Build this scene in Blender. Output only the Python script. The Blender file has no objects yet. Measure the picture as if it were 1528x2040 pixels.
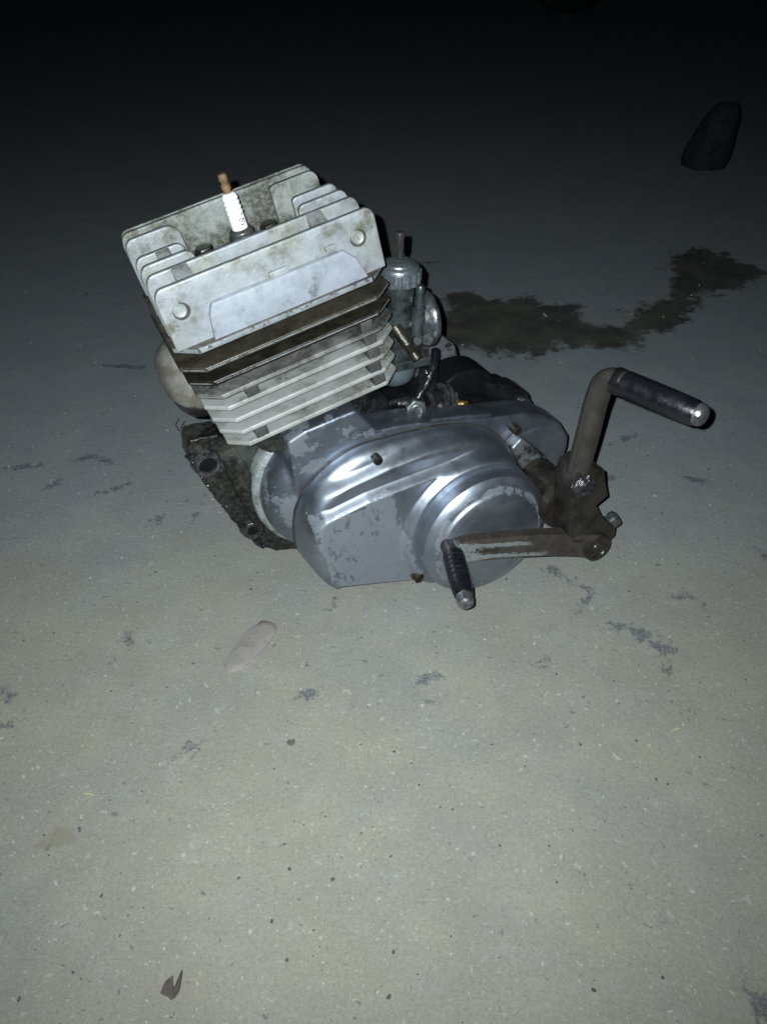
import bpy, bmesh, math, random
import numpy as np
from mathutils import Vector, Matrix, noise as mnoise

scene = bpy.context.scene
COL = scene.collection
random.seed(7)
rng = np.random.default_rng(7)

# ------------------------------------------------------------------ camera
cam_d = bpy.data.cameras.new("camera")
cam_d.sensor_fit = 'VERTICAL'
cam_d.sensor_height = 24.0
cam_d.lens = 18.02
cam_d.clip_start = 0.01
cam_d.clip_end = 200.0
cam = bpy.data.objects.new("camera", cam_d)
COL.objects.link(cam)
cam.location = (0, 0, 0.655)
cam.rotation_euler = (math.radians(50), 0, 0)
scene.camera = cam

# ------------------------------------------------------------------ night sky, exposure
world = bpy.data.worlds.new("World")
scene.world = world
world.use_nodes = True
bg = world.node_tree.nodes["Background"]
bg.inputs[0].default_value = (0.35, 0.55, 0.9, 1)
bg.inputs[1].default_value = 0.006
vs = scene.view_settings
vs.view_transform = 'Standard'
vs.look = 'None'
vs.exposure = 0.0
vs.gamma = 1.0

# ------------------------------------------------------------------ the phone's flash lamp
fl = bpy.data.lights.new("flash_lamp", 'SPOT')
fl.energy = 52.0
fl.color = (0.90, 1.0, 1.01)
fl.shadow_soft_size = 0.0022
fl.spot_size = math.radians(122)
fl.spot_blend = 1.0
flo = bpy.data.objects.new("flash_lamp", fl)
COL.objects.link(flo)
flo.location = (-0.015, -0.001, 0.665)
flo.rotation_euler = (math.radians(57), 0, math.radians(2.5))

# ================================================================== helpers
BASE = Vector((0.06, 0.0, -0.42))       # engine-frame point that becomes the root's origin
AX = Matrix(((0.885347, -0.415393, -0.208827),
             (0.414289, 0.908707, -0.051144),
             (0.211008, -0.041235, 0.976614)))
ORG = Vector((-0.1325, 0.706506, 0.655 - 0.247026))


def link(ob, parent=None):
    COL.objects.link(ob)
    if parent:
        ob.parent = parent
    return ob


def tag(o, label=None, cat=None, group=None, kind=None):
    if label: o["label"] = label
    if cat: o["category"] = cat
    if group: o["group"] = group
    if kind: o["kind"] = kind
    return o


def frame_of(axis, ref=None):
    a = Vector(axis).normalized()
    r = Vector(ref) if ref is not None else (Vector((0, 0, 1)) if abs(a.z) < .9 else Vector((1, 0, 0)))
    u = (r - a * r.dot(a)).normalized()
    v = a.cross(u)
    return a, u, v


class MB:
    def __init__(s):
        s.v = []; s.f = []; s.m = []

    def add(s, vs_, fs, mi=0):
        o = len(s.v)
        s.v += [tuple(p) for p in vs_]
        for f in fs:
            s.f.append([i + o for i in f]); s.m.append(mi)

    def prism(s, poly, y0, y1, axis='y', side_mi=0, cap_mi=0):
        """poly of 2-D points, extruded along an axis (y: points are x,z ; z: points are x,y ; x: points are y,z)"""
        n = len(poly)
        def P(p, t):
            if axis == 'y': return (p[0], t, p[1])
            if axis == 'z': return (p[0], p[1], t)
            return (t, p[0], p[1])
        vv = [P(p, y0) for p in poly] + [P(p, y1) for p in poly]
        s.add(vv, [list(range(n)), list(range(2 * n - 1, n - 1, -1))], cap_mi)
        o = len(s.v) - 2 * n
        for i in range(n):
            j = (i + 1) % n
            s.f.append([o + j, o + i, o + n + i, o + n + j]); s.m.append(side_mi)
        return s

    def lathe(s, prof, origin, axis, seg=40, ref=None, cap0=True, cap1=True, mi=0, squash=None):
        a, u, v = frame_of(axis, ref)
        o = Vector(origin)
        rows = []
        vv = []
        for (t, r) in prof:
            row = []
            for k in range(seg):
                th = 2 * math.pi * k / seg
                rr = r * (squash(th) if squash else 1)
                row.append(len(vv)); vv.append(o + a * t + u * (rr * math.cos(th)) + v * (rr * math.sin(th)))
            rows.append(row)
        ff = []
        for r0, r1 in zip(rows[:-1], rows[1:]):
            for k in range(seg):
                j = (k + 1) % seg
                ff.append([r0[k], r0[j], r1[j], r1[k]])
        if cap0: ff.append(rows[0][::-1])
        if cap1: ff.append(rows[-1])
        s.add(vv, ff, mi)
        return s

    def tube(s, path, radii, seg=16, flat=1.0, ref=None, mi=0):
        path = [Vector(p) for p in path]
        n = len(path)
        vv = []; rows = []
        pu = None
        for i, p in enumerate(path):
            d = (path[min(i + 1, n - 1)] - path[max(i - 1, 0)]).normalized()
            if pu is None:
                _, u, v = frame_of(d, ref)
            else:
                u = (pu - d * pu.dot(d)).normalized(); v = d.cross(u)
            pu = u
            r = radii[i] if hasattr(radii, '__len__') else radii
            row = []
            for k in range(seg):
                th = 2 * math.pi * k / seg
                row.append(len(vv)); vv.append(p + u * (r * math.cos(th)) + v * (r * flat * math.sin(th)))
            rows.append(row)
        ff = []
        for r0, r1 in zip(rows[:-1], rows[1:]):
            for k in range(seg):
                j = (k + 1) % seg
                ff.append([r0[k], r0[j], r1[j], r1[k]])
        ff.append(rows[0][::-1]); ff.append(rows[-1])
        s.add(vv, ff, mi)
        return s

    def box(s, c, size, ax=None):
        c = Vector(c)
        X = [Vector((1, 0, 0)), Vector((0, 1, 0)), Vector((0, 0, 1))] if ax is None else [Vector(q).normalized() for q in ax]
        h = [q / 2 for q in size]
        vv = []
        for sx in (-1, 1):
            for sy in (-1, 1):
                for sz in (-1, 1):
                    vv.append(c + X[0] * sx * h[0] + X[1] * sy * h[1] + X[2] * sz * h[2])
        s.add(vv, [[0, 1, 3, 2], [4, 6, 7, 5], [0, 4, 5, 1], [2, 3, 7, 6], [0, 2, 6, 4], [1, 5, 7, 3]])
        return s

    def build(s, name, mats, parent=None, bevel=0.0, seg=2, angle=32, engine=True, subdiv=0, jitter=0.0, jscale=60.0, bangle=28):
        me = bpy.data.meshes.new(name)
        off = BASE if engine else Vector((0, 0, 0))
        me.from_pydata([Vector(p) - off for p in s.v], [], s.f)
        if not isinstance(mats, (list, tuple)): mats = [mats]
        for m in mats: me.materials.append(m)
        if len(mats) > 1:
            me.polygons.foreach_set("material_index", s.m)
        bm = bmesh.new(); bm.from_mesh(me)
        bmesh.ops.recalc_face_normals(bm, faces=bm.faces)
        if bevel > 0:
            es = [e for e in bm.edges if len(e.link_faces) == 2 and e.calc_face_angle(0) > math.radians(bangle)]
            bmesh.ops.bevel(bm, geom=es, offset=bevel, segments=seg, profile=0.6, affect='EDGES', clamp_overlap=True)
        if subdiv:
            bmesh.ops.triangulate(bm, faces=[f for f in bm.faces if len(f.verts) > 4])
            bmesh.ops.subdivide_edges(bm, edges=bm.edges[:], cuts=subdiv, use_grid_fill=True)
        if jitter:
            for v in bm.verts:
                nz = mnoise.noise_vector(v.co * jscale) + 0.6 * mnoise.noise_vector(v.co * jscale * 2.7)
                v.co += nz * jitter
        bm.to_mesh(me); bm.free()
        for p in me.polygons: p.use_smooth = True
        me.set_sharp_from_angle(angle=math.radians(angle))
        ob = bpy.data.objects.new(name, me)
        return link(ob, parent)


def catmull(pts, n=6, closed=True):
    out = []
    N = len(pts)
    rngi = range(N) if closed else range(N - 1)
    for i in rngi:
        if closed:
            p = [np.array(pts[(i + k) % N], float) for k in (-1, 0, 1, 2)]
        else:
            p = [np.array(pts[min(max(i + k, 0), N - 1)], float) for k in (-1, 0, 1, 2)]
        for j in range(n):
            t = j / n
            out.append(tuple(0.5 * (2 * p[1] + (p[2] - p[0]) * t + (2 * p[0] - 5 * p[1] + 4 * p[2] - p[3]) * t * t + (3 * p[1] - p[0] - 3 * p[2] + p[3]) * t ** 3)))
    if not closed: out.append(tuple(pts[-1]))
    return out


def rough_poly(pts, step=0.004, amp=0.0012, seed=0):
    r = random.Random(seed)
    out = []
    N = len(pts)
    for i in range(N):
        a = np.array(pts[i], float); b = np.array(pts[(i + 1) % N], float)
        L = np.linalg.norm(b - a); k = max(1, int(L / step))
        for j in range(k):
            q = a + (b - a) * j / k
            out.append((q[0] + r.uniform(-amp, amp), q[1] + r.uniform(-amp, amp)))
    return out


# ================================================================== materials
class NT:
    def __init__(s, name):
        s.mat = bpy.data.materials.new(name); s.mat.use_nodes = True
        s.t = s.mat.node_tree; s.n = s.t.nodes; s.l = s.t.links
        s.b = s.n["Principled BSDF"]
        s.co = s.n.new("ShaderNodeTexCoord").outputs["Object"]

    def noise(s, scale, detail=4, rough=0.55, dist=0.0, vec=None, col=False):
        k = s.n.new("ShaderNodeTexNoise")
        k.inputs["Scale"].default_value = scale; k.inputs["Detail"].default_value = detail
        k.inputs["Roughness"].default_value = rough; k.inputs["Distortion"].default_value = dist
        s.l.new(vec if vec is not None else s.co, k.inputs["Vector"])
        return k.outputs["Color" if col else "Fac"]

    def voro(s, scale, vec=None, out="Distance", rnd=1.0):
        k = s.n.new("ShaderNodeTexVoronoi")
        k.inputs["Scale"].default_value = scale; k.inputs["Randomness"].default_value = rnd
        s.l.new(vec if vec is not None else s.co, k.inputs["Vector"])
        return k.outputs[out]

    def ramp(s, fac, lo, hi, a=0.0, b=1.0):
        k = s.n.new("ShaderNodeMapRange"); k.interpolation_type = 'SMOOTHSTEP'
        k.inputs["From Min"].default_value = lo; k.inputs["From Max"].default_value = hi
        k.inputs["To Min"].default_value = a; k.inputs["To Max"].default_value = b
        s.l.new(fac, k.inputs["Value"])
        return k.outputs[0]

    def math(s, op, a, b=None, c=None):
        k = s.n.new("ShaderNodeMath"); k.operation = op
        for i, q in enumerate((a, b, c)):
            if q is None: continue
            if isinstance(q, (int, float)): k.inputs[i].default_value = q
            else: s.l.new(q, k.inputs[i])
        return k.outputs[0]

    def mix(s, fac, a, b, mode='MIX'):
        k = s.n.new("ShaderNodeMix"); k.data_type = 'RGBA'; k.blend_type = mode
        if isinstance(fac, (int, float)): k.inputs[0].default_value = fac
        else: s.l.new(fac, k.inputs[0])
        for i, q in ((6, a), (7, b)):
            if isinstance(q, (tuple, list)): k.inputs[i].default_value = (*q[:3], 1)
            else: s.l.new(q, k.inputs[i])
        return k.outputs[2]

    def sep(s):
        k = s.n.new("ShaderNodeSeparateXYZ"); s.l.new(s.co, k.inputs[0]); return k.outputs

    def attr(s, name):
        k = s.n.new("ShaderNodeAttribute"); k.attribute_name = name; return k.outputs["Fac"]

    def scaled(s, v):
        k = s.n.new("ShaderNodeMapping"); k.inputs["Scale"].default_value = v
        s.l.new(s.co, k.inputs[0]); return k.outputs[0]

    def bump(s, h, strength=0.3, dist=0.001):
        k = s.n.new("ShaderNodeBump"); k.inputs["Strength"].default_value = strength; k.inputs["Distance"].default_value = dist
        s.l.new(h, k.inputs["Height"]); s.l.new(k.outputs[0], s.b.inputs["Normal"])

    def set(s, **kw):
        for k, q in kw.items():
            nm = {"color": "Base Color", "rough": "Roughness", "metal": "Metallic", "spec": "Specular IOR Level", "coat": "Coat Weight", "coat_rough": "Coat Roughness"}[k]
            if isinstance(q, (tuple, list)): s.b.inputs[nm].default_value = (*q[:3], 1)
            elif isinstance(q, (int, float)): s.b.inputs[nm].default_value = q
            else: s.l.new(q, s.b.inputs[nm])
        return s.mat


def dirty(name, base, base2, dirt, amt=0.5, rough=0.5, metal=0.2, spec=.5, pits=True, dscale=38, bump=0.25, pit_col=(0.03, 0.03, 0.028), soft=0.12, fine=1.0, bloom=None):
    """a cast or painted surface with blotchy grime, fine mottling and dark pits"""
    m = NT(name)
    big = m.noise(dscale, 6, 0.62)
    c = m.mix(m.ramp(m.noise(55, 5, 0.6), .35, .68), base, base2)
    if bloom: c = m.mix(m.ramp(m.noise(17, 4, .6), .47, .66, 0, .6), c, bloom)
    k = m.ramp(m.noise(420, 3, 0.6), .3, .7, 1 - .12 * fine, 1 + .10 * fine)
    c = m.mix(1.0, c, m.mix(k, (0.85, 0.85, 0.85), (1, 1, 1)), 'MULTIPLY')
    dm = m.ramp(big, 1 - amt - soft, 1 - amt + soft)
    dm2 = m.math('MULTIPLY', dm, m.ramp(m.noise(230, 4, .65), .28, .6, .35, 1))
    c = m.mix(dm2, c, dirt)
    h = m.noise(300, 4, .6)
    if pits:
        pn = m.math('ADD', m.voro(330), m.ramp(m.noise(48, 4, .6), .42, .66, .34, -.04))
        pm = m.ramp(pn, .10, .2, 1, 0)
        c = m.mix(m.math('MULTIPLY', pm, .85), c, pit_col)
        h = m.math('SUBTRACT', h, m.math('MULTIPLY', pm, .8))
    m.bump(h, bump, 0.0012)
    return m.set(color=c, rough=m.ramp(m.noise(140, 3), .3, .7, rough - .08, rough + .1), metal=metal, spec=spec)


M = {}
M['head'] = dirty('oxidised_cast_alloy', (.298, .315, .340), (.235, .25, .268), (.105, .098, .068), amt=.43, rough=.5, metal=.25, bump=.3, bloom=(.26, .262, .215))
M['head_dirty'] = dirty('dirty_cast_alloy', (.29, .305, .30), (.215, .225, .21), (.06, .06, .042), amt=.52, rough=.55, metal=.2, dscale=30, bump=.45)
M['head_floor'] = dirty('sooty_alloy_and_recess_shade', (.09, .082, .07), (.06, .056, .046), (.025, .022, .018), amt=.5, rough=.5, metal=.2)
M['edge'] = dirty('worn_bare_edge', (.33, .355, .385), (.24, .262, .285), (.05, .055, .06), amt=.42, rough=.4, metal=.45, dscale=170, soft=.05)
M['fin'] = dirty('pale_painted_fin', (.30, .305, .295), (.25, .256, .248), (.10, .096, .08), amt=.45, rough=.5, metal=.1, dscale=24, bump=.15)
M['fin_oily'] = dirty('oil_burnt_fin', (.030, .026, .018), (.016, .014, .010), (.009, .008, .006), amt=.5, rough=.36, metal=.15, pits=False)
M['fin_half'] = dirty('half_sooted_fin', (.17, .165, .15), (.075, .072, .066), (.032, .03, .026), amt=.52, rough=.45, metal=.1, pits=False, dscale=22)
M['fin_edge'] = dirty('worn_fin_edge', (.37, .375, .36), (.31, .315, .305), (.12, .115, .10), amt=.3, rough=.4, metal=.3, dscale=120)
M['grease'] = dirty('black_grease', (.010, .010, .012), (.016, .015, .014), (.005, .005, .006), amt=.5, rough=.15, metal=.0, pits=False, bump=1.0, dscale=60)
M['bracket'] = dirty('grimy_cast_bracket', (.068, .075, .066), (.038, .036, .027), (.006, .006, .007), amt=.58, rough=.30, metal=.25, pits=False, bump=.35, dscale=26, soft=.14)
M['steel'] = dirty('rusty_brown_steel', (.068, .062, .055), (.045, .041, .037), (.085, .05, .036), amt=.25, rough=.38, metal=.55, pits=True, bump=.3, pit_col=(.2, .18, .16))
M['steel_dark'] = dirty('oily_dark_steel', (.048, .042, .034), (.030, .026, .021), (.013, .011, .009), amt=.45, rough=.27, metal=.5, pits=False, bump=.6)
M['bolt'] = dirty('grey_steel_bolt', (.15, .155, .155), (.09, .095, .095), (.03, .027, .024), amt=.42, rough=.36, metal=.7, pits=False, dscale=120)
M['chrome'] = dirty('worn_chrome', (.30, .31, .325), (.22, .225, .24), (.035, .03, .027), amt=.42, rough=.27, metal=.85, pits=False, dscale=150, bump=.6)
M['rubber'] = dirty('worn_black_rubber', (.0045, .005, .007), (.007, .0075, .0095), (.09, .09, .09), amt=.17, rough=.30, metal=0, pits=False, dscale=95, bump=.3, soft=.03)
M['rubber_grey'] = dirty('grey_rubber_damper', (.045, .045, .043), (.028, .028, .027), (.13, .128, .12), amt=.34, rough=.65, metal=0, pits=False, dscale=260, bump=1.0, soft=.05)
M['porcelain'] = dirty('white_porcelain', (.78, .79, .80), (.74, .75, .76), (.35, .34, .33), amt=.12, rough=.16, metal=0, pits=False, dscale=110, bump=.02, soft=.05)
M['rust'] = dirty('orange_rust', (.20, .112, .052), (.135, .072, .033), (.045, .025, .014), amt=.42, rough=.7, metal=.0, pits=True, dscale=160, bump=1.0)
M['brass'] = dirty('brass', (.26, .165, .05), (.18, .11, .03), (.05, .03, .012), amt=.4, rough=.5, metal=.6, pits=False, dscale=200)
M['carb'] = dirty('zinc_carburettor', (.115, .132, .138), (.07, .08, .083), (.022, .023, .020), amt=.47, rough=.32, metal=.65, pits=False, dscale=70)
M['carb_cap'] = dirty('bluish_carburettor_cap', (.24, .275, .31), (.16, .185, .21), (.045, .05, .055), amt=.36, rough=.30, metal=.7, pits=False, dscale=90)
M['carb_bowl'] = dirty('matt_bowl', (.115, .15, .165), (.09, .12, .13), (.045, .055, .055), amt=.36, rough=.48, metal=.35, pits=False)
M['blue_ink'] = dirty('blue_ink', (.02, .028, .10), (.03, .04, .12), (.02, .02, .05), amt=.2, rough=.3, metal=0, pits=False)
M['hole'] = dirty('hole_shade_and_boot', (.005, .005, .006), (.006, .006, .006), (.003, .003, .003), amt=.4, rough=.6, metal=0, spec=.1, pits=False)  # flat black: darkness inside holes and slots painted in; also colours the boot
M['exhaust'] = None
M['panel'] = dirty('bluish_cast_panel', (.325, .35, .40), (.27, .292, .335), (.15, .16, .175), amt=.38, rough=.45, metal=.3, dscale=48, bump=.2, soft=.08)
M['funnel'] = dirty('stained_bright_funnel', (.26, .28, .29), (.16, .175, .18), (.03, .03, .03), amt=.42, rough=.28, metal=.85, pits=False, dscale=60)
M['stop'] = dirty('half_greasy_alloy', (.15, .16, .17), (.10, .105, .115), (.022, .020, .017), amt=.50, rough=.42, metal=.4, dscale=40, soft=.05)
M['head_edge'] = dirty('shaded_top_edge', (.15, .168, .20), (.11, .123, .148), (.05, .046, .036), amt=.45, rough=.42, metal=.35, dscale=60)  # fin tops dark under grazing light: that shading is put into the colour
M['fin_brown'] = dirty('brown_oiled_fin', (.052, .046, .034), (.032, .028, .02), (.014, .012, .009), amt=.42, rough=.36, metal=.15, pits=False, dscale=24)
M['weld'] = dirty('shiny_oily_weld', (.09, .09, .10), (.05, .05, .055), (.02, .018, .016), amt=.45, rough=.2, metal=.7, pits=False, bump=1.0, dscale=150)
M['brown_oil'] = dirty('brown_oily_screw', (.05, .036, .018), (.03, .022, .012), (.012, .010, .008), amt=.45, rough=.16, metal=.3, pits=False, bump=.9, dscale=150)
M['eye'] = dirty('greasy_worn_eye', (.12, .12, .13), (.07, .07, .075), (.02, .02, .022), amt=.50, rough=.2, metal=.6, pits=False, bump=1.0, dscale=120)
M['rim_rough'] = dirty('blistered_pale_alloy', (.27, .29, .295), (.19, .205, .205), (.07, .07, .055), amt=.4, rough=.5, metal=.3, dscale=90, bump=.9, soft=.07)
M['seam'] = dirty('oily_gasket', (.018, .016, .013), (.05, .045, .035), (.25, .24, .21), amt=.27, rough=.4, metal=0, pits=False, dscale=150, soft=.05)


def polished(name, panel=True):
    """bare polished alloy, hazed, with the remains of a flaking silver paint"""
    m = NT(name)
    bare = m.mix(m.ramp(m.noise(28, 4, .6), .35, .68), *(((.33, .36, .42), (.25, .28, .335)) if panel else ((.25, .278, .335), (.18, .202, .25))))
    bare = m.mix(m.ramp(m.noise(16, 3, .5, 0.3), .55, .75, 0, .30), bare, (.22, .23, .27))
    streak = m.noise(130, 4, .6, vec=m.scaled((.25, 1, 1)))
    bare = m.mix(m.ramp(streak, .45, .75, 0, .25), bare, (.43, .45, .48))
    scr = m.math('MULTIPLY', m.ramp(m.noise(420, 2, .5, vec=m.scaled((.06, 1, 1))), .62, .68), m.ramp(m.noise(40, 3), .45, .6))
    bare = m.mix(m.math('MULTIPLY', scr, .45), bare, (.55, .57, .6))
    spots = m.ramp(m.math('ADD', m.noise(75, 5, .7), m.ramp(m.noise(18, 2), .4, .7, 0.12, -.04)), .30, .345, 1, 0)
    paint_n = m.noise(52, 7, .68)
    pc0, pc1 = ((.175, .192, .222), (.225, .242, .272)) if panel else ((.15, .165, .192), (.19, .206, .23))
    if panel:
        xyz = m.sep()
        # engine frame shifted by the root's base: panel spans x -.055..+.04, z -.385..-.275 in the casting
        pz = m.math('ADD', xyz[2], m.math('MULTIPLY', xyz[0], .06))
        inside = m.math('MULTIPLY', m.math('MULTIPLY', m.ramp(pz, .138, .164, 1, 0), m.ramp(xyz[0], -.030, -.006, 1, 0)), m.ramp(xyz[0], -.117, -.108))
        ring = m.math('SUBTRACT', m.math('POWER', m.math('ADD', m.math('POWER', m.math('SUBTRACT', xyz[0], .062), 2), m.math('POWER', m.math('SUBTRACT', xyz[2], .056), 2)), .5), .0645)
        inside = m.math('MAXIMUM', inside, m.ramp(m.math('ABSOLUTE', ring), .001, .008, .62, 0))
        thr = m.math('SUBTRACT', paint_n, m.math('MULTIPLY', m.math('SUBTRACT', inside, .30), .40))
        thr = m.math('ADD', thr, m.math('MULTIPLY', m.math('SUBTRACT', m.noise(33, 6, .7, .6, vec=m.scaled((1.6, 1, .8))), .5), .28))
        paint = m.ramp(thr, .36, .40, 1, 0)
        chipn = m.math('ADD', m.noise(85, 7, .7, .6, vec=m.scaled((1.5, 1, .9))), m.ramp(m.noise(24, 2), .35, .65, -.05, .06))
        paint = m.math('MULTIPLY', paint, m.ramp(chipn, .585, .61, 1, 0))
    else:
        xyz = m.sep()
        neck = m.math('MULTIPLY', m.ramp(xyz[2], .178, .20), m.ramp(xyz[0], -.035, -.015, 1, 0))
        side = m.math('MULTIPLY', m.ramp(xyz[0], -.105, -.128), .75)
        keep = m.math('MULTIPLY', m.math('MAXIMUM', neck, side), .115)
        paint = m.ramp(m.math('SUBTRACT', m.math('ADD', paint_n, m.ramp(m.noise(16, 2), .4, .65, .12, -.03)), keep), .37, .43, 1, 0)
    c = m.mix(paint, bare, m.mix(m.noise(70, 4), pc0, pc1))
    c = m.mix(spots, c, (.02, .02, .022))
    grime = m.ramp(m.noise(24, 6, .65), .60, .74)
    c = m.mix(m.math('MULTIPLY', grime, .55), c, (.07, .066, .055))
    met = m.ramp(paint, 0, 1, .94, .45)
    rg = m.math('ADD', m.ramp(paint, 0, 1, .41, .50), m.ramp(m.noise(60, 5), .3, .7, -.03, .05))
    m.bump(m.math('ADD', m.math('MULTIPLY', paint, .5), m.math('MULTIPLY', m.noise(260, 4), .35)), .18, .0008)
    return m.set(color=c, metal=met, rough=rg)


M['cover'] = polished('polished_alloy_with_flaking_paint', True)
M['case'] = polished('hazed_alloy_crankcase', False)


def exhaust_mat():
    m = NT('two_tone_exhaust_port')
    xyz = m.sep()
    edge = m.math('ADD', m.math('ADD', xyz[2], m.math('MULTIPLY', xyz[0], .35)), m.math('MULTIPLY', m.math('SUBTRACT', m.noise(60, 5), .5), .03))
    oil = m.ramp(edge, .219, .224, 1, 0)
    pale = m.mix(m.ramp(m.noise(45, 5, .6), .38, .62), (.165, .160, .146), (.095, .085, .066))
    c = m.mix(oil, pale, (.018, .017, .016))
    m.bump(m.noise(250, 4), .3, .001)
    return m.set(color=c, rough=m.ramp(oil, 0, 1, .55, .3), metal=.1)


M['exhaust'] = exhaust_mat()


def ground_mat():
    m = NT('worn_dusty_concrete')
    n1 = m.noise(2.6, 5, .55)
    n2 = m.noise(11, 6, .62)
    c = m.mix(m.ramp(n1, .36, .64), (.226, .213, .182), (.197, .194, .181))
    c = m.mix(m.ramp(n2, .38, .66, 0, .8), c, (.245, .238, .198))
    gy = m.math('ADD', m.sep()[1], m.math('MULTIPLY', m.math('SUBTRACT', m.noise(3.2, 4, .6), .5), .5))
    c = m.mix(m.ramp(gy, .38, 1.15, 0, .85), c, m.mix(m.ramp(n2, .38, .66), (.205, .232, .262), (.226, .25, .272)))  # far ground painted bluer and brighter, offsetting the flash falloff in colour
    # faint worn clouds, dusty and cool
    c = m.mix(m.ramp(m.noise(26, 6, .7), .52, .74, 0, .42), c, (.275, .27, .25))
    c = m.mix(m.ramp(m.noise(34, 6, .7, vec=m.scaled((1, 1.4, 1))), .54, .76, 0, .36), c, (.155, .16, .16))
    # drifting hue
    c = m.mix(1.0, c, m.mix(m.ramp(m.noise(13, 5, .65), .34, .66), (1.02, 1.0, .955), (.985, 1.0, 1.015)), 'MULTIPLY')
    # sand grain in two sizes
    g = m.math('ADD', m.math('MULTIPLY', m.noise(620, 2, .7), .55), m.math('MULTIPLY', m.noise(260, 3, .7), .45))
    c = m.mix(1.0, c, m.mix(m.ramp(g, .30, .70), (.82, .82, .825), (1.16, 1.16, 1.155)), 'MULTIPLY')
    # irregular pale and dark specks
    ns = m.noise(165, 4, .62, .35); nd = m.noise(118, 4, .62, .5, vec=m.scaled((1.0, 1.25, 1)))
    c = m.mix(m.ramp(ns, .63, .68, 0, .7), c, (.37, .37, .35))
    c = m.mix(m.ramp(nd, .635, .70, 0, .62), c, (.065, .073, .085))
    c = m.mix(m.ramp(m.noise(62, 4, .65, .4), .655, .69, 0, .55), c, (.32, .32, .31))
    # blue-black scuffs
    sd = m.math('ADD', m.attr("scuff_distance"), m.math('MULTIPLY', m.math('SUBTRACT', m.noise(85, 6, .72, .4), .5), .052))
    scuff = m.math('MULTIPLY', m.ramp(sd, -.004, .004, 1, 0), m.ramp(m.noise(330, 4, .7), .36, .56, .25, 1))
    c = m.mix(m.math('MULTIPLY', scuff, .76), c, (.045, .054, .08))
    # small random scratches of the same sort
    rs = m.math('MULTIPLY', m.ramp(m.noise(48, 6, .72, .8, vec=m.scaled((1, .75, 1))), .665, .70), m.ramp(m.noise(5, 2), .45, .6))
    c = m.mix(m.math('MULTIPLY', rs, .7), c, (.05, .056, .07))
    # tan leaf print
    ld = m.math('ADD', m.attr("print_distance"), m.math('MULTIPLY', m.math('SUBTRACT', m.noise(70, 4, .6), .5), .022))
    c = m.mix(m.ramp(ld, -.002, .002, .42, 0), c, (.155, .135, .09))
    # oil soaked into the concrete
    od = m.math('ADD', m.attr("oil_distance"), m.math('MULTIPLY', m.math('SUBTRACT', m.noise(14, 8, .68), .5), .17))
    od = m.math('ADD', od, m.math('MULTIPLY', m.math('SUBTRACT', m.noise(70, 4, .6), .5), .05))
    oil = m.ramp(od, -.018, .008, 1, 0)
    oc = m.mix(m.ramp(m.noise(16, 5, .6), .35, .68), (.030, .026, .019), (.075, .068, .054))
    c = m.mix(m.math('MULTIPLY', oil, .86), c, oc)
    h = m.math('ADD', m.math('MULTIPLY', m.noise(190, 4, .65), .7), m.math('MULTIPLY', m.noise(22, 2, .5), 1.1))
    m.bump(h, .55, .0016)
    return m.set(color=c, rough=m.ramp(oil, 0, 1, .92, .62), spec=.3)


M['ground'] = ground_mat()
M['stone'] = dirty('pale_flake_stone', (.232, .208, .200), (.20, .182, .175), (.13, .122, .115), amt=.36, rough=.85, metal=0, pits=True, dscale=70, bump=.7)
M['leaf'] = dirty('dry_brown_leaf', (.088, .072, .062), (.064, .053, .046), (.03, .023, .019), amt=.42, rough=.7, metal=0, pits=False, dscale=160, bump=.6)
M['leaf_pale'] = dirty('dry_leaf_underside', (.16, .125, .10), (.14, .11, .088), (.12, .08, .05), amt=.3, rough=.7, metal=0, pits=False, dscale=160, bump=.5)
M['straw'] = dirty('straw', (.48, .42, .24), (.38, .32, .18), (.25, .2, .11), amt=.3, rough=.7, metal=0, pits=False, dscale=200)
M['grit_pale'] = dirty('pale_grit', (.36, .36, .33), (.26, .26, .24), (.18, .18, .165), amt=.4, rough=.85, metal=0, pits=False, dscale=90)
M['grit_dark'] = dirty('dark_grit', (.06, .062, .066), (.09, .09, .09), (.03, .03, .03), amt=.4, rough=.8, metal=0, pits=False, dscale=90)
M['black_plastic'] = dirty('black_matt', (.022, .022, .024), (.03, .03, .032), (.014, .014, .015), amt=.4, rough=.8, metal=0, spec=.05, pits=False)
M['tyre'] = dirty('tyre_rubber', (.008, .008, .008), (.01, .01, .01), (.006, .006, .006), amt=.4, rough=.8, metal=0, pits=False)
M['rim'] = dirty('wheel_steel', (.1, .1, .1), (.08, .08, .08), (.03, .03, .03), amt=.4, rough=.4, metal=.6, pits=False)

# ================================================================== ground
OIL = [(0.099, 1.318), (0.115, 1.426), (0.138, 1.485), (0.198, 1.473), (0.233, 1.426), (0.288, 1.461), (0.33, 1.415), (0.377, 1.404), (0.381, 1.349), (0.44, 1.339), (0.52, 1.426), (0.582, 1.473), (0.605, 1.60), (0.649, 1.684), (0.706, 1.705), (0.755, 1.684), (0.764, 1.614), (0.802, 1.6), (0.82, 1.56), (0.743, 1.497), (0.676, 1.449), (0.634, 1.445), (0.583, 1.36), (0.523, 1.298), (0.483, 1.288), (0.43, 1.221), (0.372, 1.24), (0.319, 1.24), (0.257, 1.186), (0.208, 1.212), (0.147, 1.221), (0.10, 1.22)]
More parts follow.
